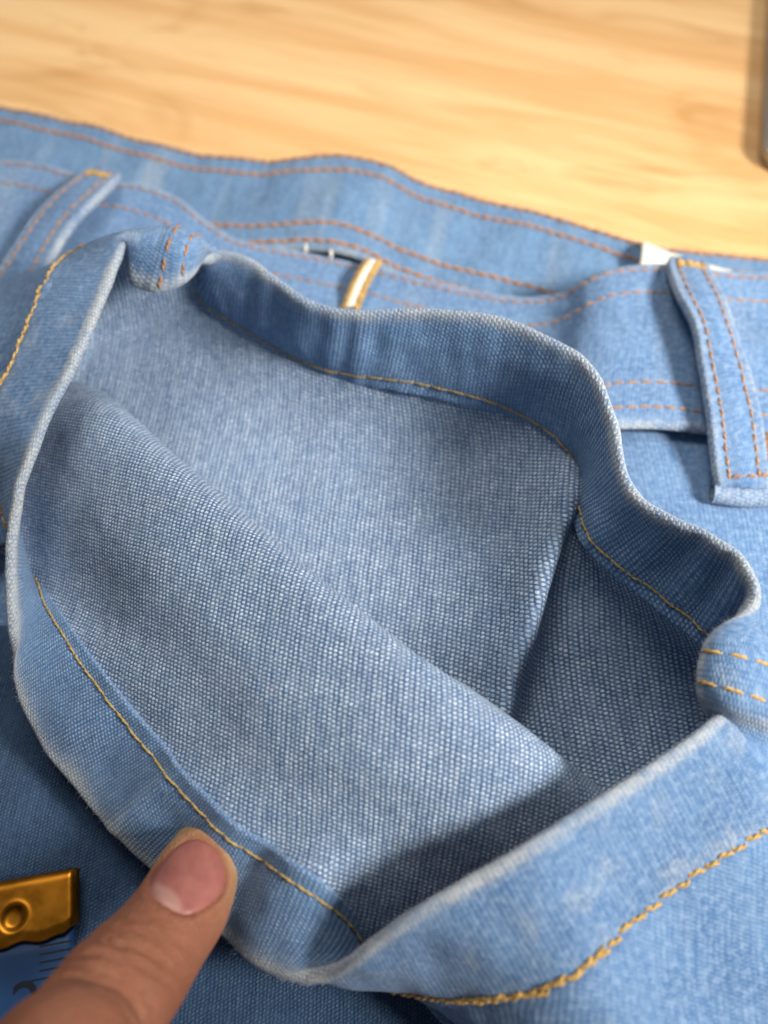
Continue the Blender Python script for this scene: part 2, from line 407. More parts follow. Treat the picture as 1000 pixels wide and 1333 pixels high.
HN2 = grid_normals(HB, True); HN = np.where((HN2*HN).sum(2, keepdims=True) < 0, -HN2, HN2)
for _ in range(4): HN = .5*HN+.25*(np.roll(HN, 1, 1)+np.roll(HN, -1, 1))
HN /= np.linalg.norm(HN, axis=2, keepdims=True)
def hem_at(s, d, off):
    """points at column positions s (control units), distance d, offset off along the inward normal"""
    x = (np.asarray(s, float) % NRg)*NS/NRg; i = np.floor(x).astype(int) % NS; f = (x-np.floor(x))[:, None]; j = (i+1) % NS
    y = np.clip(np.broadcast_to(np.asarray(d, float), np.shape(s))/(ds[1]-ds[0]), 0, len(ds)-1.001); a = np.floor(y).astype(int); g = (y-a)[:, None]
    def sm(A): return (A[a, i]*(1-f)+A[a, j]*f)*(1-g)+(A[a+1, i]*(1-f)+A[a+1, j]*f)*g
    n = sm(HN); n /= np.linalg.norm(n, axis=1, keepdims=True)
    return sm(HB)+n*np.broadcast_to(np.asarray(off, float), np.shape(s))[:, None], n
# cross-section of the hem: (distance from the rim, offset, wear)
IN_, OUT_ = 1.25, -.42
sec = []
for d in np.linspace(HW-.6, 1.2, 20): sec.append((d, OUT_-.10*math.sin(math.pi*d/HW)+.16*math.exp(-((d-HW+1.)/.8)**2), 1.0*math.exp(-((d-1.2)/.45)**1.3)))
for a in np.linspace(-80, 80, 11):
    a = math.radians(a); c = (IN_+OUT_)/2; rr = (IN_-OUT_)/2
    sec.append((1.0-1.0*math.cos(a), c+rr*math.sin(a), 1.15))
for d in np.linspace(1.2, HW+.9, 24): sec.append((d, IN_+.12*math.sin(math.pi*d/HW)-.16*math.exp(-((d-HW+.9)/.7)**2), 1.0*math.exp(-((d-1.2)/.6)**1.3)))
for a in np.linspace(20, 90, 5):
    a = math.radians(a); sec.append((HW+.9+.55*math.sin(a), IN_-.5+.5*math.cos(a), .12))
sec.append((HW+1.2, .3, 0))
arc = np.r_[0, np.cumsum(np.linalg.norm(np.diff(np.roll(HB[8], 0, 0), axis=0), axis=1))]
sv = np.arange(NS)*NRg/NS
usc = 1.05+.28*win(sv, 31.5, 43.8, .5)+.15*win(sv, 25, 31.5, .4)
arcs = np.r_[0, np.cumsum(np.linalg.norm(np.diff(HB[8], axis=0), axis=1)*usc[1:])]
secv = np.r_[0, np.cumsum([math.hypot(sec[k+1][0]-sec[k][0], sec[k+1][1]-sec[k][1]) for k in range(len(sec)-1)])]
VH, UH, WH = [], [], []
back = (sv > 4.5) & (sv < 19)
for k, (d, off, wr) in enumerate(sec):
    sb_ = sum((1/(1+np.exp(-(sv-a)*9)))*(1/(1+np.exp((sv-b)*14))) for a, b in ((1.6, 3.6), (21.3, 23.35)))
    off_s = off-(.55*sb_ if k < 25 else 0)
    p, n = hem_at(sv, d, off_s)
    puck = fnoise(p, 3, 9., 2)*.22+fnoise(p, 5, 3.0, 2)*.10*math.exp(-((d-HW)/4)**2)
    p = p+n*puck[:, None]
    VH.append(p)
    UH.append(np.stack([arcs, (secv[k]-secv[25])*usc], 1))
    wob = .9+.45*fnoise(p, 9, 12., 3)
    wr = wr+(.8*np.exp(-((sv-23.35)/.22)**2)+.3*np.exp(-((sv-3.6)/.25)**2) if k < 25 else 0)
    if k >= 25: wr = wr+1.0*np.exp(-max(d-1.4, 0)/1.4)*win(sv, 32.6, 43.4, .25)+.75*np.exp(-((sv-38.02-.010*d)/(.035+.10*math.exp(-d/2.5)))**2)*math.exp(-d/9)+.35*np.exp(-((sv-38.9-.02*d)/.25)**2)*math.exp(-d/4)
    if k < 20: wr = wr+np.clip(fnoise(p, 15, 5., 3)*.9, 0, .5)*math.exp(-((d-HW+1)/2.0)**2)+np.clip(fnoise(p, 16, 7., 3)*.6-.1, 0, .35)
    WH.append(np.clip(wr*wob*np.where(back, .8, 1.0), 0, 1.2))
VH = np.array(VH)
Fh = grid_faces(len(sec), NS, closed=True)
hem = mesh('leg_hem', VH.reshape(-1, 3), Fh, HEM, jeans, np.array(UH).reshape(-1, 2), attrs={'wear': np.array(WH).reshape(-1)})
hem.data.materials.append(OUTER)
mi = np.zeros((len(sec)-1, NS), int); mi[:24] = 1; hem.data.polygons.foreach_set('material_index', mi.ravel())
part(hem, 'turned hem of the trouser leg with worn whitish rim')
# flip faces if they point inwards
fn = np.cross(VH[36, jb]-VH[35, jb], VH[36, jb+1]-VH[36, jb])
def stitch_hem(s0, s1, d, side, mat, name='stitch_row', n=900, **kw):
    s = np.linspace(s0, s1, n); off = (IN_+.05) if side > 0 else OUT_-.10*math.sin(math.pi*d/HW)
    p, nn = hem_at(s, d, off); nn = nn*side
    p = p+nn*side*0+hem_puck(p, nn, d, side)
    return thread_row(name, p, nn, mat, hem, **kw)
def hem_puck(p, n, d, side):
    return n*side*((fnoise(p, 3, 9., 2)*.22+fnoise(p, 5, 3.0, 2)*.10*math.exp(-((d-HW)/4)**2))[:, None])
stitch_hem(4.6, 19.2, HW-1.0, 1, YELLOW, length=3.0, gap=.12, rad=.17, lift=.06, wob=.05, seed=1)
stitch_hem(33.2, 43.2, HW-1.0, 1, YELLOW, length=3.0, gap=.12, rad=.17, lift=.06, wob=.05, seed=2)
stitch_hem(25.2, 33.2, HW-1.0, -1, GOLD, length=2.3, gap=.0, rad=.29, lift=.08, wob=.16, skew=.5, seed=3)
stitch_hem(28.7, 31.2, HW-1.25, -1, GOLD, length=2.0, gap=.0, rad=.26, lift=.14, wob=.2, skew=-.4, seed=33)
stitch_hem(43.6, 49.5, HW-1.0, -1, GOLD, length=2.3, gap=.0, rad=.29, lift=.08, wob=.16, skew=.5, seed=4)
def cross_stitch(s, mat, seed, d0=.6, d1=14.5, slope=0.):
    d = np.linspace(d0, d1, 60); p, nn = hem_at(np.full(60, s)+slope*d, d, OUT_-.62); nn = -nn
    p = p+hem_puck(p, nn, 0, -1)
    return thread_row('stitch_row', p, nn, mat, hem, length=2.7, gap=.7, rad=.26, lift=.05, seed=seed)
cross_stitch(2.05, RUST, 11); cross_stitch(2.85, RUST, 12, d0=1.5)
cross_stitch(21.75, GOLD, 13, d1=15); cross_stitch(22.75, GOLD, 14, d1=15)

# loose fibres on the worn rim
def fuzz(name, pts, nrms, parent, mat, lmin=.5, lmax=1.6, rad=.016, seed=0):
    r = np.random.default_rng(seed); V, F, o = [], [], 0
    for p, n in zip(pts, nrms):
        L = r.uniform(lmin, lmax)**1.0; d = n+r.normal(size=3)*.65; d /= np.linalg.norm(d); cu = r.normal(size=3)*.9; x = np.linspace(0, 1, 5)
        q = p+(d*L)*x[:, None]+cu*(L*.55)*(x**2)[:, None]
        v, f = tube(q, np.tile(r.normal(size=3), (5, 1)), rad*(1-.6*x), 3); V.append(v); F += [[i+o for i in k] for k in f]; o += len(v)
    ob = mesh(name, np.concatenate(V), F, mat, parent); ob['kind'] = 'stuff'; return ob
LINT = plain('lint', C(.62, .64, .66), .9, .1)
kk = RNG.integers(19, 34, 6000); jj_ = RNG.integers(0, NS, 6000)
_, n_ = hem_at(sv[jj_], 2., 0.); rimc, _ = hem_at(sv[jj_], 1.6, (IN_+OUT_)/2)
pp = VH[kk, jj_]; nn_ = pp-rimc; nn_ /= np.linalg.norm(nn_, axis=1, keepdims=True)
fuzz('rim_fuzz', pp-nn_*.05, nn_, hem, LINT, .12, .55, rad=.011, seed=3)

# --- leg panels hanging from the hem
def panel_rows(scols, rows):
    r0, _ = hem_at(scols, HW-3.5, 0.); r1, _ = hem_at(scols, HW-.5, 0.)
    return [r0, r1]+[np.array([P(*q) if isinstance(q, tuple) else q for q in r]) for r in rows]
def make_panel(name, rows, nr, nc, mat, th, init, sm=4, mat_back=None, uvscale=1., pk=.25, seed=1, wear=None, label=None, base=None, cut=1.):
    R = np.array(rows); Wr = cr_weights(R.shape[0], np.linspace(0, R.shape[0]-1, nr)); Wcn = cr_weights(R.shape[1], np.linspace(0, R.shape[1]-1, nc))
    G = np.einsum('ra,abk,cb->rck', Wr, R, Wcn); G = smooth_grid(G, sm, keep_rows=1)
    N = grid_normals(G)
    if np.mean((N*(ORI-G)).sum(2)[2*nr//7:5*nr//7]) < 0: G = G[:, ::-1]; N = grid_normals(G)
    G = G+N*(fnoise(G, seed, 14., 3)*pk)[..., None]
    uv = (unwrap_uv(G, base, nr//7, int(nr*cut)) if base else flatten(G, init))*uvscale
    o = cloth(name, G, mat, jeans, th, uv, mat_back=mat_back)
    if label: part(o, label)
    return o, G, N
flat_base = lambda g: np.stack([g[..., 0], (g[..., 1]+g[..., 2])*.8], -1)
def planar(sgn):
    def f(g):
        a = np.r_[np.zeros((1, g.shape[1])), np.cumsum(np.linalg.norm(np.diff(g, axis=0), axis=2), 0)]
        dx = g[..., 0]-g[:1, :, 0]; a = np.sqrt(np.maximum(a*a-dx*dx, (.3*a)**2))
        return np.stack([g[..., 0], (g[:1, :, 1]+g[:1, :, 2])*.8+sgn*a], -1)
    return f
# back wall and floor of the leg, seen from inside
sb = [-.4, 1., 2.4, 3.8, 4.8, 5.3, 6, 7, 8, 9.1, 10, 11, 12, 12.75, 13.3, 13.9, 14.7, 15.5, 16.5, 17.6, 18.6, 19.4]
rb = [
 [(95,405,21),(108,410,20.5),(122,416,19.5),(136,424,18),(150,432,17),(200,430,17),(300,475,17),(380,520,16.5),(450,545,17),(545,560,18.5),(620,578,21),(680,598,24.5),(722,618,28),(744,645,30),(748,668,28.5),(736,700,24),(760,735,22),(800,770,22),(850,808,22),(905,845,22),(940,868,22),(975,890,22)],
 [(80,466,15.5),(92,470,15),(104,474,15),(115,477,14.5),(125,480,14.5),(185,485,14.5),(280,530,14),(360,575,13.5),(430,610,13.5),(520,630,15),(600,645,18),(662,668,22.5),(705,690,26.5),(722,708,28),(724,728,25.5),(716,752,19.5),(745,790,17.5),(795,825,17.5),(850,855,18),(910,885,18),(945,905,18),(980,920,18)],
 [(20,535,12.5),(38,536,12.5),(55,537,12.5),(70,538,12.5),(85,540,12.5),(150,550,12.5),(250,600,12.5),(330,650,12),(410,700,12),(490,725,13),(570,740,15.5),(635,765,19.5),(678,790,23.5),(694,806,24.5),(696,830,21.5),(694,850,14.5),(725,880,13),(785,905,13),(845,925,14),(905,945,14),(945,955,14),(985,965,14)],
 [(-45,610,11),(-25,613,11),(-5,616,11),(12,618,11),(30,620,11),(110,630,11),(210,690,11),(290,750,11),(370,810,11),(450,850,11.5),(530,865,13),(595,885,16),(643,905,19),(656,920,19.5),(660,945,17),(668,965,12),(710,985,11),(775,1000,11),(840,1015,11.5),(905,1025,12),(950,1030,12),(990,1035,12)],
 [(-100,710,10.5),(-80,713,10.5),(-60,716,10.5),(-40,718,10.5),(-20,720,10.5),(60,730,10.5),(160,800,10.5),(240,860,10.5),(330,930,10.5),(420,980,10.5),(500,1000,11),(570,1020,12),(620,1040,13),(640,1060,13),(650,1080,12),(660,1090,11),(710,1090,10.5),(775,1095,10.5),(840,1100,10.5),(905,1100,11),(950,1100,11),(990,1100,11)],
]
backp, GB, NB = make_panel('leg_back_wall', panel_rows(sb, rb), 150, 260, INSIDE, (.4, -.4), planar(-1), mat_back=OUTER, base=flat_base, sm=40, uvscale=.95, seed=21, label='far wall inside the trouser leg, pale woven reverse side with a fold')
# turned-out front flap
sf = [43.6, 42.8, 42, 41, 40, 39, 38, 37, 36, 35, 34, 33.4, 33.0]
rf = [
 [(24,665,21),(54,695,21.5),(94,745,23.5),(147,803,27),(200,860,31),(260,925,32.5),(320,980,33.5),(380,1025,34),(440,1060,33.5),(500,1100,31.5),(560,1140,28),(620,1180,24),(700,1210,21)],
 [(48,590,26.5),(85,620,28.5),(135,670,31.5),(200,735,35),(270,800,37),(335,860,38.5),(400,915,39.3),(470,965,39.5),(530,1000,39),(590,1035,37),(650,1080,33),(710,1120,29),(780,1150,26)],
 [(78,520,29.5),(122,540,32.5),(180,590,35.5),(257,655,38.2),(330,716,40.2),(400,775,41.4),(470,830,42),(540,882,41.8),(600,922,41),(660,968,38.8),(725,1022,34.5),(790,1075,30),(860,1110,27)],
 [(95,500,25),(140,520,28.5),(198,570,31.5),(276,640,34.5),(350,702,36.8),(422,762,38.2),(494,818,38.8),(562,868,38.6),(622,906,37.5),(682,950,35),(748,1004,31),(812,1058,27),(880,1095,24)],
 [(100,505,15),(150,525,18),(205,578,21),(280,648,23),(352,710,25),(424,772,26),(494,830,26.5),(562,884,26),(622,922,25),(682,965,23),(748,1018,20),(812,1068,18),(880,1100,16)],
]
flap, GF, NF = make_panel('leg_front_flap', panel_rows(sf, rf), 150, 240, INSIDE, (.4, -.4), planar(1), mat_back=LEG_SHADED, sm=12, cut=.86, base=flat_base, uvscale=1.18, seed=22, label='turned-out front of the trouser leg, pale woven reverse side with a ridge')
# outside of the leg below the lip, lower right
sl = [20.4, 21.2, 22.2, 23.2, 24.2, 25.2, 26, 27, 28, 29, 30, 31, 32, 32.8]
def outwards(j_s, steps):
    rows = []
    for dist, dz in steps:
        p, _ = hem_at(j_s, HW, 0.); q, _ = hem_at(j_s, HW-4, 0.); v = p-q; v[:, 2] *= .35; v /= np.linalg.norm(v, axis=1, keepdims=True)
        r = p+v*dist; r[:, 2] = p[:, 2]+dz; r[:, 2] = np.maximum(r[:, 2], 16.5); rows.append(r)
    return rows
LD = np.array([.83, -.55, 0.]); LD /= np.linalg.norm(LD)
rl = []
for dist, dz, blend in ((9, -5.5, .35), (22, -11, .7), (45, -17, 1.), (90, -24, 1.)):
    p, _ = hem_at(sl, HW, 0.); q, _ = hem_at(sl, HW-4, 0.); v = p-q; v[:, 2] = 0; v /= np.maximum(np.linalg.norm(v, axis=1, keepdims=True), .2)
    v = v*(1-blend)+LD*blend; r = p+v*dist; k = np.interp(sl, [30, 32.8], [1, .25])
    r = p+v*(dist*k[:, None]); r[:, 2] = np.maximum(p[:, 2]+dz*np.interp(sl, [20, 25, 30, 33], [.6, .8, .9, .5]), 13.0); rl.append(r)
r0, _ = hem_at(sl, HW-3.5, .45); r1, _ = hem_at(sl, HW-.8, .22)
lip, GL, NL = make_panel('leg_outer_side', [r0, r1]+rl, 110, 240, OUTER, (.4, -.4), lambda g: g[..., :2], mat_back=INSIDE, seed=23, label='light blue outside of the trouser leg below the hem')
# outside of the leg on the left
s4 = [43.4, 44, 45, 46, 47, 48, 49, 49.6]
r4 = []
for dist, dz in ((8, -5), (20, -11), (45, -20), (90, -26)):
    p, _ = hem_at(s4, HW, 0.); q, _ = hem_at(s4, HW-4, 0.); v = p-q; v[:, 2] = 0; v /= np.linalg.norm(v, axis=1, keepdims=True)
    v = v*.5+np.array([-.95, -.3, 0])*.5; r = p+v*dist; r[:, 2] = np.maximum(p[:, 2]+dz, 13.5); r4.append(r)
r0, _ = hem_at(s4, HW-3.5, .45); r1, _ = hem_at(s4, HW-.8, .22)
lefto, _, _ = make_panel('leg_outer_side', [r0, r1]+r4, 90, 120, OUTER, (.4, -.4), lambda g: g[..., :2], mat_back=INSIDE, seed=24, label='outside of the trouser leg left of the opening')

# --- the front of the jeans underneath
def body_z(x, y):
    z = 7.+6.0*np.exp(-(((x+52)/48)**2+((y-18)/42)**2)**1.2)+8.2*np.exp(-(((x-60)/34)**2+((y-99)/32)**2)**1.2)
    return z
gx, gy = np.meshgrid(np.linspace(-170, 190, 260), np.linspace(118, -110, 200))
GBd = np.stack([gx, gy-.18*gx*0, body_z(gx, gy)], -1)
GBd[..., 2] += fnoise(GBd*np.array([1, 1, 0]), 31, 40., 3)*.5
GBd[..., 1] -= (.2*gx)*np.clip((gy-20)/98, 0, 1)
mixw = None
body = cloth('jeans_front', GBd, OUTER, jeans, (.5, -.5), GBd[..., :2].copy()); part(body, 'front of the jeans lying under the folded leg')
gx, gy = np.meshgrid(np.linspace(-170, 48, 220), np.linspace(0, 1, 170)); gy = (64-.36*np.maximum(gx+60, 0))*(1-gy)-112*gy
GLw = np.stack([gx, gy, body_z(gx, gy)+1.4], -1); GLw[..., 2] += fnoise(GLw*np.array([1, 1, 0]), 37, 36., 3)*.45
lower = cloth('leg_lower_layer', GLw, LEG_SHADED, jeans, (.5, -.5), GLw[..., :2].copy()); part(lower, 'denim of the leg under the turned-out flap, coloured darker for the shade there')

# --- strips: waistbands, loops
class Strip:
    def __init__(s, rows, nr, nc, name, mat, th, pk=.3, seed=1, sm=3, uvs=1., parent=None, noise=16., wear_edges=True, streak=0.):
        R = np.array(rows); Wr = cr_weights(R.shape[0], np.linspace(0, R.shape[0]-1, nr)); Wcn = cr_weights(R.shape[1], np.linspace(0, R.shape[1]-1, nc))
        G = np.einsum('ra,abk,cb->rck', Wr, R, Wcn); G = smooth_grid(G, sm)
        N = grid_normals(G)
        if N[nr//2, nc//2]@(ORI-G[nr//2, nc//2]) < 0: G = G[::-1]; N = grid_normals(G); s.flip = True
        else: s.flip = False
        G = G+N*(fnoise(G, seed, noise, 3)*pk)[..., None]; s.G, s.N, s.th = G, grid_normals(G), th
        L1 = np.r_[0, np.cumsum(np.linalg.norm(np.diff(G[nr//2], axis=0), axis=1))]; L2 = np.r_[0, np.cumsum(np.linalg.norm(np.diff(G[:, nc//2], axis=0), axis=1))]
        uv = np.stack(np.meshgrid(L1, L2), -1)*uvs
        s.len, s.wid = L1[-1], L2[-1]
        # rounded edges: the outermost rows and columns sink towards the middle
        e = np.ones(nr); e[0] = e[-1] = .1; e[1] = e[-2] = .75; e2 = np.ones(nc); e2[0] = e2[-1] = .2
        E = e[:, None]*e2[None]
        top = G+s.N*(th/2*E)[..., None]; bot = G-s.N*(th/2*E)[..., None]
        V = np.concatenate([top.reshape(-1, 3), bot.reshape(-1, 3)])
        F = [grid_faces(nr, nc), grid_faces(nr, nc, nr*nc, flip=True)]
        b = np.r_[np.arange(nc), np.arange(1, nr)*nc+nc-1, (nr-1)*nc+np.arange(nc-2, -1, -1), np.arange(nr-2, 0, -1)*nc]; b2 = np.roll(b, -1)
        F.append(np.stack([b, b+nr*nc, b2+nr*nc, b2], 1))
        d = np.minimum(L2, L2[-1]-L2)[:, None]+0*L1[None]
        wear = (1.15*np.exp(-(d/1.1)**1.3) if wear_edges else 0*d)*np.clip(.7+.6*fnoise(G, seed+3, 12., 3), 0, 1.3)
        if streak: wear = wear+streak*np.clip(fnoise(np.stack([L1*1.0, 0*L1, 0*L1], -1), seed+9, 14., 3)*1.6-.25, 0, 1)[None]*np.sin(np.pi*np.clip(L2/L2[-1], 0, 1))[:, None]
        s.o = mesh(name, V, np.concatenate(F), mat, parent or jeans, np.concatenate([uv.reshape(-1, 2)]*2), attrs={'wear': np.concatenate([wear.ravel()]*2)})
    def path(s, fr0, fr1, wv, n=500, lift=0.):
        """path along the strip: fr = fraction of length, wv = fraction of width"""
        x = np.linspace(fr0, fr1, n)*(s.G.shape[1]-1); y = (1-wv if s.flip else wv)*(s.G.shape[0]-1)*np.ones(n)
        i = np.clip(np.floor(x).astype(int), 0, s.G.shape[1]-2); f = (x-i)[:, None]; a = np.clip(np.floor(y).astype(int), 0, s.G.shape[0]-2); g = (y-a)[:, None]
        def q(A): return (A[a, i]*(1-f)+A[a, i+1]*f)*(1-g)+(A[a+1, i]*(1-f)+A[a+1, i+1]*f)*g
        nn = q(s.N); nn /= np.linalg.norm(nn, axis=1, keepdims=True)
        return q(s.G)+nn*(s.th/2+lift), nn
    def row(s, wv, mat, f0=0., f1=1., **kw):
        p, n = s.path(f0, f1, wv); return thread_row('stitch_row', p, n, mat, s.o, **kw)
def band(T, width, nrow, dirv=(-.2, -.98), zfall=0., waves=None):
    T0 = np.array([P(*q) for q in T]); rows = []
    for k in range(nrow):
        f = k/(nrow-1); r = T0.copy(); r[:, 0] += dirv[0]*width*f; r[:, 1] += dirv[1]*width*f; r[:, 2] += zfall*f
        if waves is not None: r[:, 2] += waves[k]
        rows.append(r)
    return rows
BWT = [(-80,122,5),(0,138,5),(60,150,5.5),(120,163,5),(200,186,4.5),(280,203,4.5),(340,208,5.5),(400,205,7.5),(450,202,9),(500,212,8.5),(550,236,6.5),(620,258,5.5),(700,276,5.5),(780,300,5.5),(840,318,6),(900,327,6),(1000,337,5),(1100,350,5)]
BW = Strip(band(BWT, 33, 5, zfall=-2.), 60, 420, 'back_waistband', BAND, 2.0, pk=.45, seed=41, noise=18., streak=.5); part(BW.o, 'inner side of the back waistband')
for k, wv in enumerate((.05, .20, .76, .93)): BW.row(wv, RUST, length=2.8, gap=.0, rad=.5, lift=.15, seed=60+k)
# lining of the back below its waistband
gx, gy = np.meshgrid(np.linspace(-170, 190, 60), np.linspace(-3, -80, 30))
GL2 = np.stack([gx, 178-.30*gx+gy, np.full_like(gx, 3.2)], -1); GL2[..., 2] += fnoise(GL2, 33, 30., 2)*.6
inner_back = cloth('jeans_back', GL2, BAND, jeans, (.5, -.5), GL2[..., :2].copy()); part(inner_back, 'inside of the jeans back seen in the gap between the waistbands')
FWT = [(-90,206,13),(-10,208,14),(60,216,14.5),(130,236,15),(180,241,15),(230,258,14),(270,288,12),(310,311,10.5),(360,323,9.5),(420,335,9),(500,352,8.5),(570,370,8.5),(640,384,9),(700,388,10.5),(742,378,13.5),(772,361,17),(810,348,18.5),(870,346,18.5),(940,354,18),(1010,357,17.5),(1100,365,16.5)]
FW = Strip(band(FWT, 43, 6, zfall=-1.5), 80, 460, 'front_waistband', OUTER, 2.4, pk=.4, seed=42, noise=20., streak=.3); part(FW.o, 'outer side of the front waistband')
for k, wv in enumerate((.055, .21, .76, .90)): FW.row(wv, TAN if k else RUST, length=2.3, gap=.3, rad=.28, lift=.06, seed=70+k)

def loop(le, re, name, seed, label, n=90):
    A = np.array([P(*q) for q in le]); B = np.array([P(*q) for q in re])
    S = Strip([A, A*.75+B*.25, A*.5+B*.5+np.array([0, 0, .35]), A*.25+B*.75, B], 34, n, name, OUTER, 2.2, pk=.12, seed=seed, sm=2, noise=8.); part(S.o, label)
    return S
LR = loop([(870,338,17.5),(867,350,20.5),(880,385,23),(899,420,23.5),(908,470,22.5),(919,540,20.5),(925,600,19),(931,636,18)], [(922,346,17.5),(928,360,20.5),(944,390,22),(957,430,22),(971,470,21.5),(986,520,20),(996,575,18.5),(1003,638,18)], 'belt_loop', 81, 'belt loop with two rows of orange stitching, right side')
for k, wv in enumerate((.24, .76)): LR.row(wv, TAN, .05, .97, length=2.3, gap=.25, rad=.29, lift=.05, seed=83+k)
pa, na = LR.path(.13, .13, .5, 2)
def across(S, fr, w0, w1, mat, length, seed, gap=.1, rad=.3):
    ps, ns = [], []
    for wv in np.linspace(w0, w1, 30):
        p, n = S.path(fr, fr+1e-4, wv, 2); ps.append(p[0]); ns.append(n[0])
    return thread_row('bar_tack', np.array(ps), np.array(ns), mat, S.o, length=length, gap=gap, rad=rad, lift=.15, seed=seed)
for k in range(4): across(LR, .10+.012*k, .22, .82, GOLD, 1.6, 90+k)
across(LR, .965, .28, 1., RUST, 2.2, 95, gap=.3)
# rolled lower end of the loop
def roll(pts, r, name, mat, parent, squash=.75, seed=0):
    p = np.array([P(*q) for q in pts]); k = len(p); W_ = cr_weights(k, np.linspace(0, k-1, 60)); p = W_@p
    n = np.tile([0, 0, 1.], (60, 1)); t, n, b = frames(p, n); a = np.linspace(0, 2*math.pi*.93, 26)+2.2
    V = p[:, None]+(np.cos(a)[None, :, None]*b[:, None]*r+np.sin(a)[None, :, None]*n[:, None]*r*squash)
    V2 = p[:, None]+(np.cos(a)[None, :, None]*b[:, None]*(r-.9)+np.sin(a)[None, :, None]*n[:, None]*(r*squash-.8))
    V = V+n[:, None]*(fnoise(V, seed, 5., 2)*.12)[..., None]
    G = np.concatenate([V, V2[:, ::-1]], 1); nc = G.shape[1]
    F = grid_faces(60, nc, closed=True)
    L1 = np.r_[0, np.cumsum(np.linalg.norm(np.diff(p, axis=0), axis=1))]; uv = np.stack([np.repeat(L1[:, None], nc, 1), np.tile(np.arange(nc)*.35, (60, 1))], -1)
    F = F.tolist()+[[0*nc+i, 0*nc+i+1, nc-2-i, nc-1-i] for i in range(25)]+[[59*nc+nc-1-i, 59*nc+nc-2-i, 59*nc+i+1, 59*nc+i] for i in range(25)]
    return mesh(name, G.reshape(-1, 3), F, mat, parent, uv.reshape(-1, 2), attrs={'wear': np.full(60*nc, .45)})
roll([(927,640,16.9),(964,645,16.7),(1012,644,16.5)], 2.3, 'loop_fold', OUTER, LR.o, seed=5)
LLp = loop([(118,222,16),(103,231,18.5),(70,256,19),(40,290,18),(10,335,17),(-20,378,16)], [(158,230,16),(153,238,19.5),(121,268,21.5),(92,302,20.5),(66,345,18.5),(45,385,16.5)], 'belt_loop', 86, 'belt loop with two rows of stitching, left side')
for k, wv in enumerate((.22, .74)): LLp.row(wv, TAN, .10, .97, length=2.4, gap=.3, rad=.28, lift=.06, seed=87+k)
for k in range(4): across(LLp, .17+.014*k, .18, .78, GOLD, 1.6, 190+k)
# neighbouring rust tack at the right frame edge
tp = np.array([P(998, 564, 18.5), P(997, 602, 18.5)]); tp = tp[0]+(tp[1]-tp[0])*np.linspace(0, 1, 20)[:, None]
for k in range(3): thread_row('bar_tack', tp+np.array([.5*k, 0, .3]), np.tile([0, 0, 1.], (20, 1)), RUST, FW.o, length=1.3, gap=.1, rad=.35, seed=200+k)

# --- care label, seam tape
la = np.array([P(836, 313, 8.5), P(870, 327, 8.8), P(905, 339, 9), P(952, 352, 8.5)]); rows = [la, la+np.array([-1.5, -6, 1.6]), la+np.array([-3, -13, -1]), la+np.array([-4.5, -20, -3])]
LB = Strip(rows, 24, 60, 'care_label', CREAM, .5, pk=.15, seed=52, wear_edges=False); part(LB.o, 'small cream fabric label sewn inside the waistband')
INK = plain('label_ink', C(.25, .2, .16), .8, .1)
for k, (f0, f1) in enumerate(((.42, .48), (.5, .53), (.55, .61))):
    p, n = LB.path(f0, f1, .28, 20); thread_row('print_mark', p, n, INK, LB.o, length=.9, gap=.5, rad=.12, lift=.0, seed=300+k)
ta = np.array([P(487, 342, 11), P(479, 354, 12), P(468, 374, 11.5), P(456, 404, 9.5)])
wv_ = np.array([1.65, -.35, 0]); rows = [ta-wv_, ta-wv_*.5+np.array([0, 0, .5]), ta+np.array([0, 0, .7]), ta+wv_*.5+np.array([0, 0, .5]), ta+wv_]
TP = Strip(rows, 16, 40, 'seam_tape', CREAM, 1.0, pk=.05, seed=53, wear_edges=False); part(TP.o, 'white seam edge overcast with two gold threads')
for k, wv in enumerate((.16, .84)):
    for j in range(3): TP.row(wv+(j-1)*.09, GOLD, 0., 1., length=1.2, gap=.05, rad=.34, lift=.15, seed=310+3*k+j)
for k, (px, py) in enumerate(((398, 322), (431, 330))):
    p = np.array([P(px, py+i, 10.6) for i in np.linspace(-5, 6, 12)]); thread_row('thread_tack', p, np.tile([0, 0, 1.], (12, 1)), CREAM, FW.o, length=2.4, gap=.2, rad=.4, lift=.2, seed=320+k)

# ------------------------------------------------------------------ tape measure
tape = bpy.data.objects.new('tape_measure', None); sc.collection.objects.link(tape); tape.empty_display_size = .01
tape['label'] = 'blue tape measure with a gold metal tip lying on the denim'; tape['category'] = 'tape measure'
a0, a1 = P(0, 1148, 17.5), P(96, 1130, 17.5); ex = a1-a0; ex[2] = 0; ex /= np.linalg.norm(ex); ey = np.array([ex[1], -ex[0], 0.])   # ex across, ey along the tape
TW = 15.0; org = a1-ex*TW/2; 
def tz(v): return 17.0-.012*v
def T3(u, v, dz=0.): return org+ex*u+ey*v+np.array([0, 0, -org[2]+tz(v)+dz])
N = NT('tape_vinyl'); nn = N.noise(N.n('ShaderNodeTexCoord').outputs['Object'], 120., 3.)
TAPE = N.out(Base_Color=N.mix(N.ramp(nn.outputs[0], .35, .65), C(.007, .040, .125), C(.013, .068, .18)), Roughness=.5, Specular_IOR_Level=.3)
us, vs = np.linspace(-TW/2, TW/2, 12), np.linspace(7.5, 150, 60)
G = np.array([[T3(u, v, .15*math.cos(u/TW*math.pi)) for u in us] for v in vs]); cloth('ribbon', G, TAPE, tape, (.22, -.22))
N = NT('brass'); nz = N.noise(N.n('ShaderNodeTexCoord').outputs['Object'], 260., 4.)
BRASS = N.out(Base_Color=N.mix(nz.outputs[0], C(.30, .105, .008), C(.48, .20, .02)), Metallic=1., Roughness=N.ramp(nz.outputs[0], .3, .7, .26, .42, False))
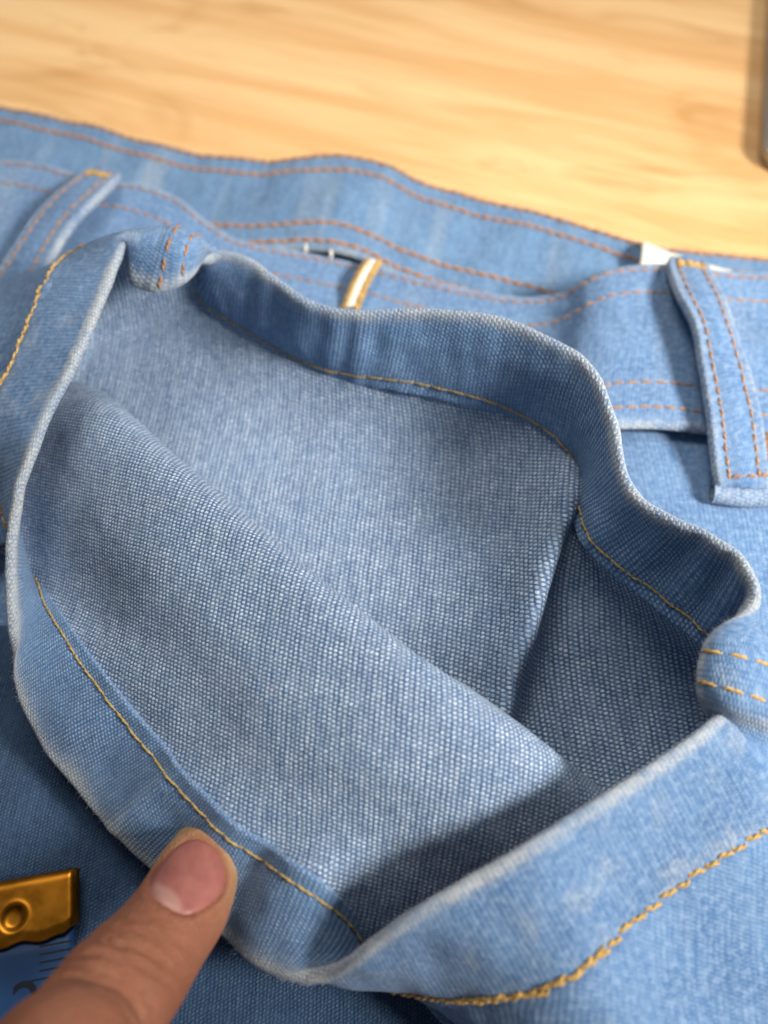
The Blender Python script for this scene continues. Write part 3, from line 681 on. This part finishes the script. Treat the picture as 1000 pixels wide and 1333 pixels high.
# folded metal tip: wraps over the end, scalloped rear edge, round rivet dent
nu, nv = 60, 40
def tip_len(u): return 8.6+.24*math.cos(u*2*math.pi/5.2+2.4)-max(0, abs(u)-6.2)*1.0
us = np.linspace(-TW/2-.5, TW/2+.5, nu); G = []
c_u, c_v = -TW/2+ (TW/2-7.8+ (-.0)), 5.2
c_u = -.5
for k in np.linspace(0, 1, nv):
    row = []
    for u in us:
        ln = tip_len(u); v = ln*k; z = .95
        if k < .16: a = (1-k/.16)*math.pi/2; z = .95-(.9)*(1-math.cos(a)); v = .16*ln-(.16*ln)*math.sin(a)
        side = max(0, abs(u)-(TW/2-.2)); z -= side*1.6
        r = math.hypot(u-c_u, v-c_v)
        z += -.42*(1/(1+math.exp((r-1.45)*6)))+.09*math.exp(-((r-1.95)/.35)**2)
        z -= .35*max(0, k-.85)/.15*.8
        row.append(T3(u, v, z))
    G.append(row)
cloth('metal_tip', np.array(G), BRASS, tape, (.16, -.16))
# graduation marks and the figure 2
INKD = plain('tape_ink', C(.002, .005, .014), .5, .1)
def quad(name, pts, mat, parent):
    return mesh(name, [T3(u, v, .15*math.cos(u/TW*math.pi)+.24) for u, v in pts], [[3, 2, 1, 0]], mat, parent, smooth=False)
for k in range(12):
    v = 9.2+1.0*k; L = 6.2 if k % 5 == 4 else 4.6
    quad('tick_mark', [(TW/2-L, v), (TW/2-.3, v), (TW/2-.3, v+.25), (TW/2-L, v+.25)], INKD, tape)
fc = bpy.data.curves.new('figure', 'FONT'); fc.body = '2'; fc.size = .0085; fc.align_x = 'CENTER'; fc.extrude = .00002
fo = bpy.data.objects.new('figure', fc); sc.collection.objects.link(fo); fo.data.materials.append(INKD); fo.parent = tape
bpy.context.view_layer.update(); fm = bpy.data.meshes.new_from_object(fo); bpy.data.objects.remove(fo); fo = link('figure', fm, None, tape)
pz = T3(1.3, 19.0, .42); fo.location = Vector(pz*MM); fo.rotation_euler = (0, 0, math.atan2(ex[1], ex[0]))

# ------------------------------------------------------------------ hand: left index finger pressing the hem
def skin():
    N = NT('skin'); tc = N.n('ShaderNodeTexCoord').outputs['Object']
    n1 = N.noise(tc, 90., 4.); n2 = N.noise(tc, 900., 3., .6); n3 = N.noise(tc, 2600., 2.)
    c = N.mix(N.ramp(n1.outputs[0], .3, .7), C(.235, .086, .044), C(.30, .122, .066))
    pink = N.n('ShaderNodeAttribute', {'attribute_name': 'pink'}).outputs['Fac']
    c = N.mix(pink, c, C(.46, .27, .13))
    c = N.mix(N.ramp(n2.outputs[0], .45, .75, 0, .25), c, C(.15, .05, .02))
    c = N.mix(N.n('ShaderNodeAttribute', {'attribute_name': 'cuticle'}).outputs['Fac'], c, C(.17, .050, .030))
    vo = N.n('ShaderNodeTexVoronoi', {'feature': 'DISTANCE_TO_EDGE'}, Vector=tc); vo.inputs['Scale'].default_value = 1300.
    rt = N.n('ShaderNodeVectorRotate', {'rotation_type': 'Z_AXIS'}, Vector=tc, Angle=math.radians(-62)); rt = N.vmath('MULTIPLY', rt, (2600., 420., 900.))
    n4 = N.noise(rt, 1., 3., .6, .4)
    h = N.math('ADD', N.math('ADD', N.math('MULTIPLY', N.ramp(vo.outputs[0], 0, .3), .6), n2.outputs[0]), N.math('MULTIPLY', n4.outputs[0], 1.1))
    n5 = N.noise(tc, 320., 4., .65); c = N.mix(N.ramp(n5.outputs[0], .42, .72, 0, .45), c, C(.30, .10, .06))
    bp = N.n('ShaderNodeBump', Strength=.8, Distance=.10*MM, Height=h)
    return N.out(Base_Color=c, Roughness=.6, Specular_IOR_Level=.25, Subsurface_Weight=.18, Subsurface_Radius=(.002, .0008, .0004), Subsurface_Scale=1., Normal=bp)
SKIN = skin()
def limb(pts, rads, flat=1., k=14, sides=20, up=(0, 0, 1.)):
    """closed tapered tube through pts with rounded ends"""
    pts = np.array(pts, float); n = len(pts); x = np.linspace(0, n-1, (n-1)*k+1); W_ = cr_weights(n, x); p = W_@pts; r = W_@np.array(rads, float)
    t, nm, b = frames(p, np.tile(up, (len(p), 1)).astype(float))
    P_, R_, A_, B_ = list(p), list(r), list(nm), list(b)
    def cap(i, sgn):
        out = []
        for a in np.linspace(0, 80, 6)[1:]:
            a = math.radians(a); out.append((p[i]+sgn*t[i]*r[i]*math.sin(a), r[i]*math.cos(a), nm[i], b[i]))
        return out
    c0, c1 = cap(0, -1)[::-1], cap(-1, 1)
    rings = c0+list(zip(P_, R_, A_, B_))+c1
    a = np.arange(sides)*2*math.pi/sides
    V = np.array([q+rr*(np.cos(a)[:, None]*u*flat+np.sin(a)[:, None]*v) for q, rr, u, v in rings])
    nr = len(rings); F = grid_faces(nr, sides, closed=True).tolist()+[list(range(sides))[::-1], [(nr-1)*sides+i for i in range(sides)]]
    return V.reshape(-1, 3), F
FA = [P(269, 1109, 25), P(257, 1136, 26.6), P(239, 1178, 29), P(208, 1222, 31.8), P(170, 1270, 34.8), P(130, 1320, 37.8), P(85, 1385, 41.5), P(35, 1465, 46)]
FR = [4.9, 5.55, 6.0, 6.2, 6.9, 7.1, 7.5, 8.4]
pip = FA[-1]; mcp = pip+np.array([-22, -34, 3.]); wr = mcp+np.array([-30, -72, 4.])
pieces = [limb(FA, FR, flat=.84), limb([pip+np.array([2, 4, -2]), pip*.5+mcp*.5+np.array([0, 0, 2]), mcp], [8.6, 9.3, 11], flat=.9)]
M2, M3, M4 = mcp+np.array([-20, 2, 2.]), mcp+np.array([-39, -4, 0.]), mcp+np.array([-56, -14, -4.])
for m, s in ((M2, 1.05), (M3, 1.0), (M4, .85)):
    pieces.append(limb([m, m+np.array([3, 26*s, 4]), m+np.array([5, 34*s, -8]), m+np.array([4, 22*s, -22]), m+np.array([2, 8*s, -20])], [9.5*s, 8.8*s, 8.6*s, 7.6*s, 6.*s], flat=.92))
pieces.append(limb([wr*.6+mcp*.4+np.array([10, 0, -8]), mcp+np.array([16, -26, -10]), mcp+np.array([26, -2, -14]), mcp+np.array([27, 18, -18])], [13, 11.5, 9.5, 7.5], flat=.9))
for m, rr in ((mcp, 12), (M2, 12), (M3, 11.5), (M4, 10.5)):
    pieces.append(limb([m, m*.55+wr*.45+np.array([0, 0, -2]), wr+(m-mcp)*.35], [rr, rr*1.25, rr*1.25], flat=.95))
pieces.append(limb([wr+np.array([-14, 0, -2]), wr+np.array([-34, -50, 0]), wr+np.array([-60, -120, 0])], [22, 24, 29], flat=.8))
VV, FF, o_ = [], [], 0
for v, f in pieces: VV.append(v); FF += [[i+o_ for i in q] for q in f]; o_ += len(v)
hand = mesh('hand', np.concatenate(VV), FF, SKIN)
hand['label'] = 'bare index finger of a hand pressing down the turned hem'; hand['category'] = 'hand'
rm = hand.modifiers.new('r', 'REMESH'); rm.mode = 'VOXEL'; rm.voxel_size = .55*MM; rm.use_smooth_shade = True
sm = hand.modifiers.new('s', 'SMOOTH'); sm.factor = .5; sm.iterations = 8
dg = bpy.context.evaluated_depsgraph_get(); me = bpy.data.meshes.new_from_object(hand.evaluated_get(dg)); hand.modifiers.clear(); hand.data = me; me.name = 'hand'
# knuckle creases and flesh around the nail, as relief on the finger
co = np.zeros(len(me.vertices)*3); me.vertices.foreach_get('co', co); co = co.reshape(-1, 3)/MM
nrm = np.zeros(len(me.vertices)*3); me.vertices.foreach_get('normal', nrm); nrm = nrm.reshape(-1, 3)
ax = cr_weights(len(FA), np.linspace(0, len(FA)-1, 200))@np.array(FA); al = np.r_[0, np.cumsum(np.linalg.norm(np.diff(ax, axis=0), axis=1))]
near = np.where(co[:, 1] > -30)[0]
ii = np.array([np.argmin(((ax-c)**2).sum(1)) for c in co[near]])
fs = al[ii]; tg = np.gradient(ax, axis=0); tg /= np.linalg.norm(tg, axis=1, keepdims=True)
upv = np.array([0, 0, 1.])-tg*(tg@np.array([0, 0, 1.]))[:, None]; upv /= np.linalg.norm(upv, axis=1, keepdims=True); sdv = np.cross(tg, upv)
rel = co[near]-ax[ii]; hu, hs = (rel*upv[ii]).sum(1), (rel*sdv[ii]).sum(1)
topm = np.clip(hu/5, 0, 1)
disp = np.zeros(len(near))
DIP = 21.5
rr_ = np.random.default_rng(5)
for k in range(11):
    c = DIP+(k-5)*1.25+rr_.normal()*.25; amp = .42*math.exp(-((c-DIP)/4.2)**2)+.09; bend = rr_.normal()*.10; ph = rr_.uniform(0, 6)
    disp -= amp*topm*np.exp(-((fs-c-.03*hs**2*np.sign(c-DIP)*1.1-bend*hs-.3*np.sin(hs*.9+ph))/.34)**2)
disp += .35*topm*np.exp(-((fs-DIP)/4.5)**2)
NOUT = [(254,1092),(272,1098),(287,1113),(293,1139),(288,1163),(268,1181),(243,1191),(219,1183),(201,1169),(196,1151),(213,1122),(234,1099)]
nW = cr_weights(len(NOUT), np.arange(96)*len(NOUT)/96, True); NO = nW@np.array(NOUT, float); ncen = NO.mean(0)
nang = np.arctan2(NO[:, 1]-ncen[1], NO[:, 0]-ncen[0]); nrad = np.hypot(NO[:, 0]-ncen[0], NO[:, 1]-ncen[1]); o_ = np.argsort(nang)
dv = co[near]-ORI; fw = dv[:, 1]*CP-dv[:, 2]*SP; upc = dv[:, 1]*SP+dv[:, 2]*CP
qx, qy = 500+FPX*dv[:, 0]/fw-ncen[0], 666.5-FPX*upc/fw-ncen[1]
rel_r = np.hypot(qx, qy)/np.interp(np.arctan2(qy, qx), nang[o_], nrad[o_], period=2*math.pi)
top2 = np.clip(hu/2.5, 0, 1)*(fs < 14)
disp += top2*(.22*np.exp(-((rel_r-1.16)/.09)**2)-.42/(1+np.exp((rel_r-1.02)*45)))
co2 = co.copy(); co2[near] += nrm[near]*disp[:, None]
me.vertices.foreach_set('co', (co2*MM).ravel())
pk = np.zeros(len(co)); pk[near] = np.clip((rel_r-1.0)*6, 0, 1)*np.clip(1.4-fs/7., 0, 1)*.9
cu_ = np.zeros(len(co)); cu_[near] = .65*np.exp(-((rel_r-1.05)/.05)**2)*(top2 > .2)*np.clip((fs-2)/4, .15, 1)
at = me.attributes.new('cuticle', 'FLOAT', 'POINT'); at.data.foreach_set('value', cu_)
at = me.attributes.new('pink', 'FLOAT', 'POINT'); at.data.foreach_set('value', pk)
me.polygons.foreach_set('use_smooth', [True]*len(me.polygons)); me.update()
# nail: curved plate with a pale half-moon, seated in its bed
N = NT('nail'); uvn = N.n('ShaderNodeUVMap', {'uv_map': 'UVMap'}); sp = N.n('ShaderNodeSeparateXYZ', Vector=uvn)
X, Y = sp.outputs[0], sp.outputs[1]          # X across, Y from root (-1) to free edge (+1)
lu = N.math('SQRT', N.math('ADD', N.math('POWER', N.math('DIVIDE', N.math('ADD', X, .30), .62), 2.), N.math('POWER', N.math('DIVIDE', N.math('ADD', Y, .98), .40), 2.)))
ns = N.noise(uvn, 2.2, 3.)
c = N.mix(N.ramp(ns.outputs[0], .3, .7), C(.30, .098, .078), C(.36, .13, .10))
c = N.mix(N.ramp(lu, 1.25, .75), c, C(.40, .20, .155))
st = N.noise(N.n('ShaderNodeCombineXYZ', X=N.math('MULTIPLY', X, 9.), Y=N.math('MULTIPLY', Y, .8)), 1., 2.)
NAIL = N.out(Base_Color=c, Roughness=.42, Specular_IOR_Level=.35, Subsurface_Weight=.1, Subsurface_Radius=(.001, .0005, .0003), Normal=N.n('ShaderNodeBump', Strength=.2, Distance=.05*MM, Height=st.outputs[0]))
from mathutils.bvhtree import BVHTree
bv = BVHTree.FromPolygons([tuple(c) for c in co2], [tuple(p.vertices) for p in me.polygons])
axis = np.array([275-222, 1097-1180.]); axis /= np.linalg.norm(axis); perp = np.array([-axis[1], axis[0]])
rs = np.linspace(0.0, 1, 16)**.8; G = np.zeros((16, 97, 3)); UVn = np.zeros((16, 97, 2)); NN = np.zeros((16, 97, 3))
for a, r in enumerate(rs):
    for b in range(97):
        q = ncen+(NO[b % 96]-ncen)*r
        h = bv.ray_cast(Vector(ORI), Vector(ray(*q)))
        G[a, b] = np.array(h[0]); NN[a, b] = np.array(h[1])
        rel = q-ncen; UVn[a, b] = (rel@perp/48., rel@axis/50.)
for _ in range(6):
    NN[1:-1] = (NN[1:-1]*2+NN[:-2]+NN[2:])/4
    for A in (G, NN): A[:, :-1] = .5*A[:, :-1]+.25*(np.roll(A[:, :-1], 1, 1)+np.roll(A[:, :-1], -1, 1)); A[:, -1] = A[:, 0]
    G[1:-1] = .5*G[1:-1]+.25*(G[:-2]+G[2:])
NN /= np.linalg.norm(NN, axis=2, keepdims=True)
G = G+NN*(.30-.34*np.clip((rs-.86)/.14, 0, 1)**1.5)[:, None, None]
Gn = np.concatenate([G[1:, :96], G[-1:, :96]-NN[-1:, :96]*.5]); UV2 = np.concatenate([UVn[1:, :96], UVn[-1:, :96]]).reshape(-1, 2)
Fn = grid_faces(len(Gn), 96, closed=True).tolist()+[[len(Gn)*96, (i+1) % 96, i] for i in range(96)]
nail = mesh('fingernail', np.r_[Gn.reshape(-1, 3), G[1:2, :96].mean(1)], Fn, NAIL, hand, np.r_[UV2, UVn[:1, 0]]); part(nail, 'pink fingernail with a pale half-moon')

# ------------------------------------------------------------------ grey device at the far right
pc = P(985, 226, 0); ang = math.radians(-14.5)
PHB = plain('device_metal', C(.42, .40, .38), .35, .05, 800., .01, .85); PHG = plain('device_face', C(.34, .37, .40), .25, .05, 300., .005)
phone = bpy.data.objects.new('smartphone', None); sc.collection.objects.link(phone); phone.empty_display_size = .01
phone['label'] = 'grey rounded-corner phone lying on the wooden table at the right edge'; phone['category'] = 'phone'
V, F = rounded_slab(0, 72, 0, 148, 0, 4.6, 8, 1.0); mesh('phone_body', V, F, PHB, phone)
V, F = rounded_slab(1.3, 70.7, 1.3, 146.7, 4.55, 4.9, 7, .3); mesh('phone_face', V, F, PHG, phone)
phone.location = Vector(pc*MM); phone.rotation_euler = (0, 0, ang)
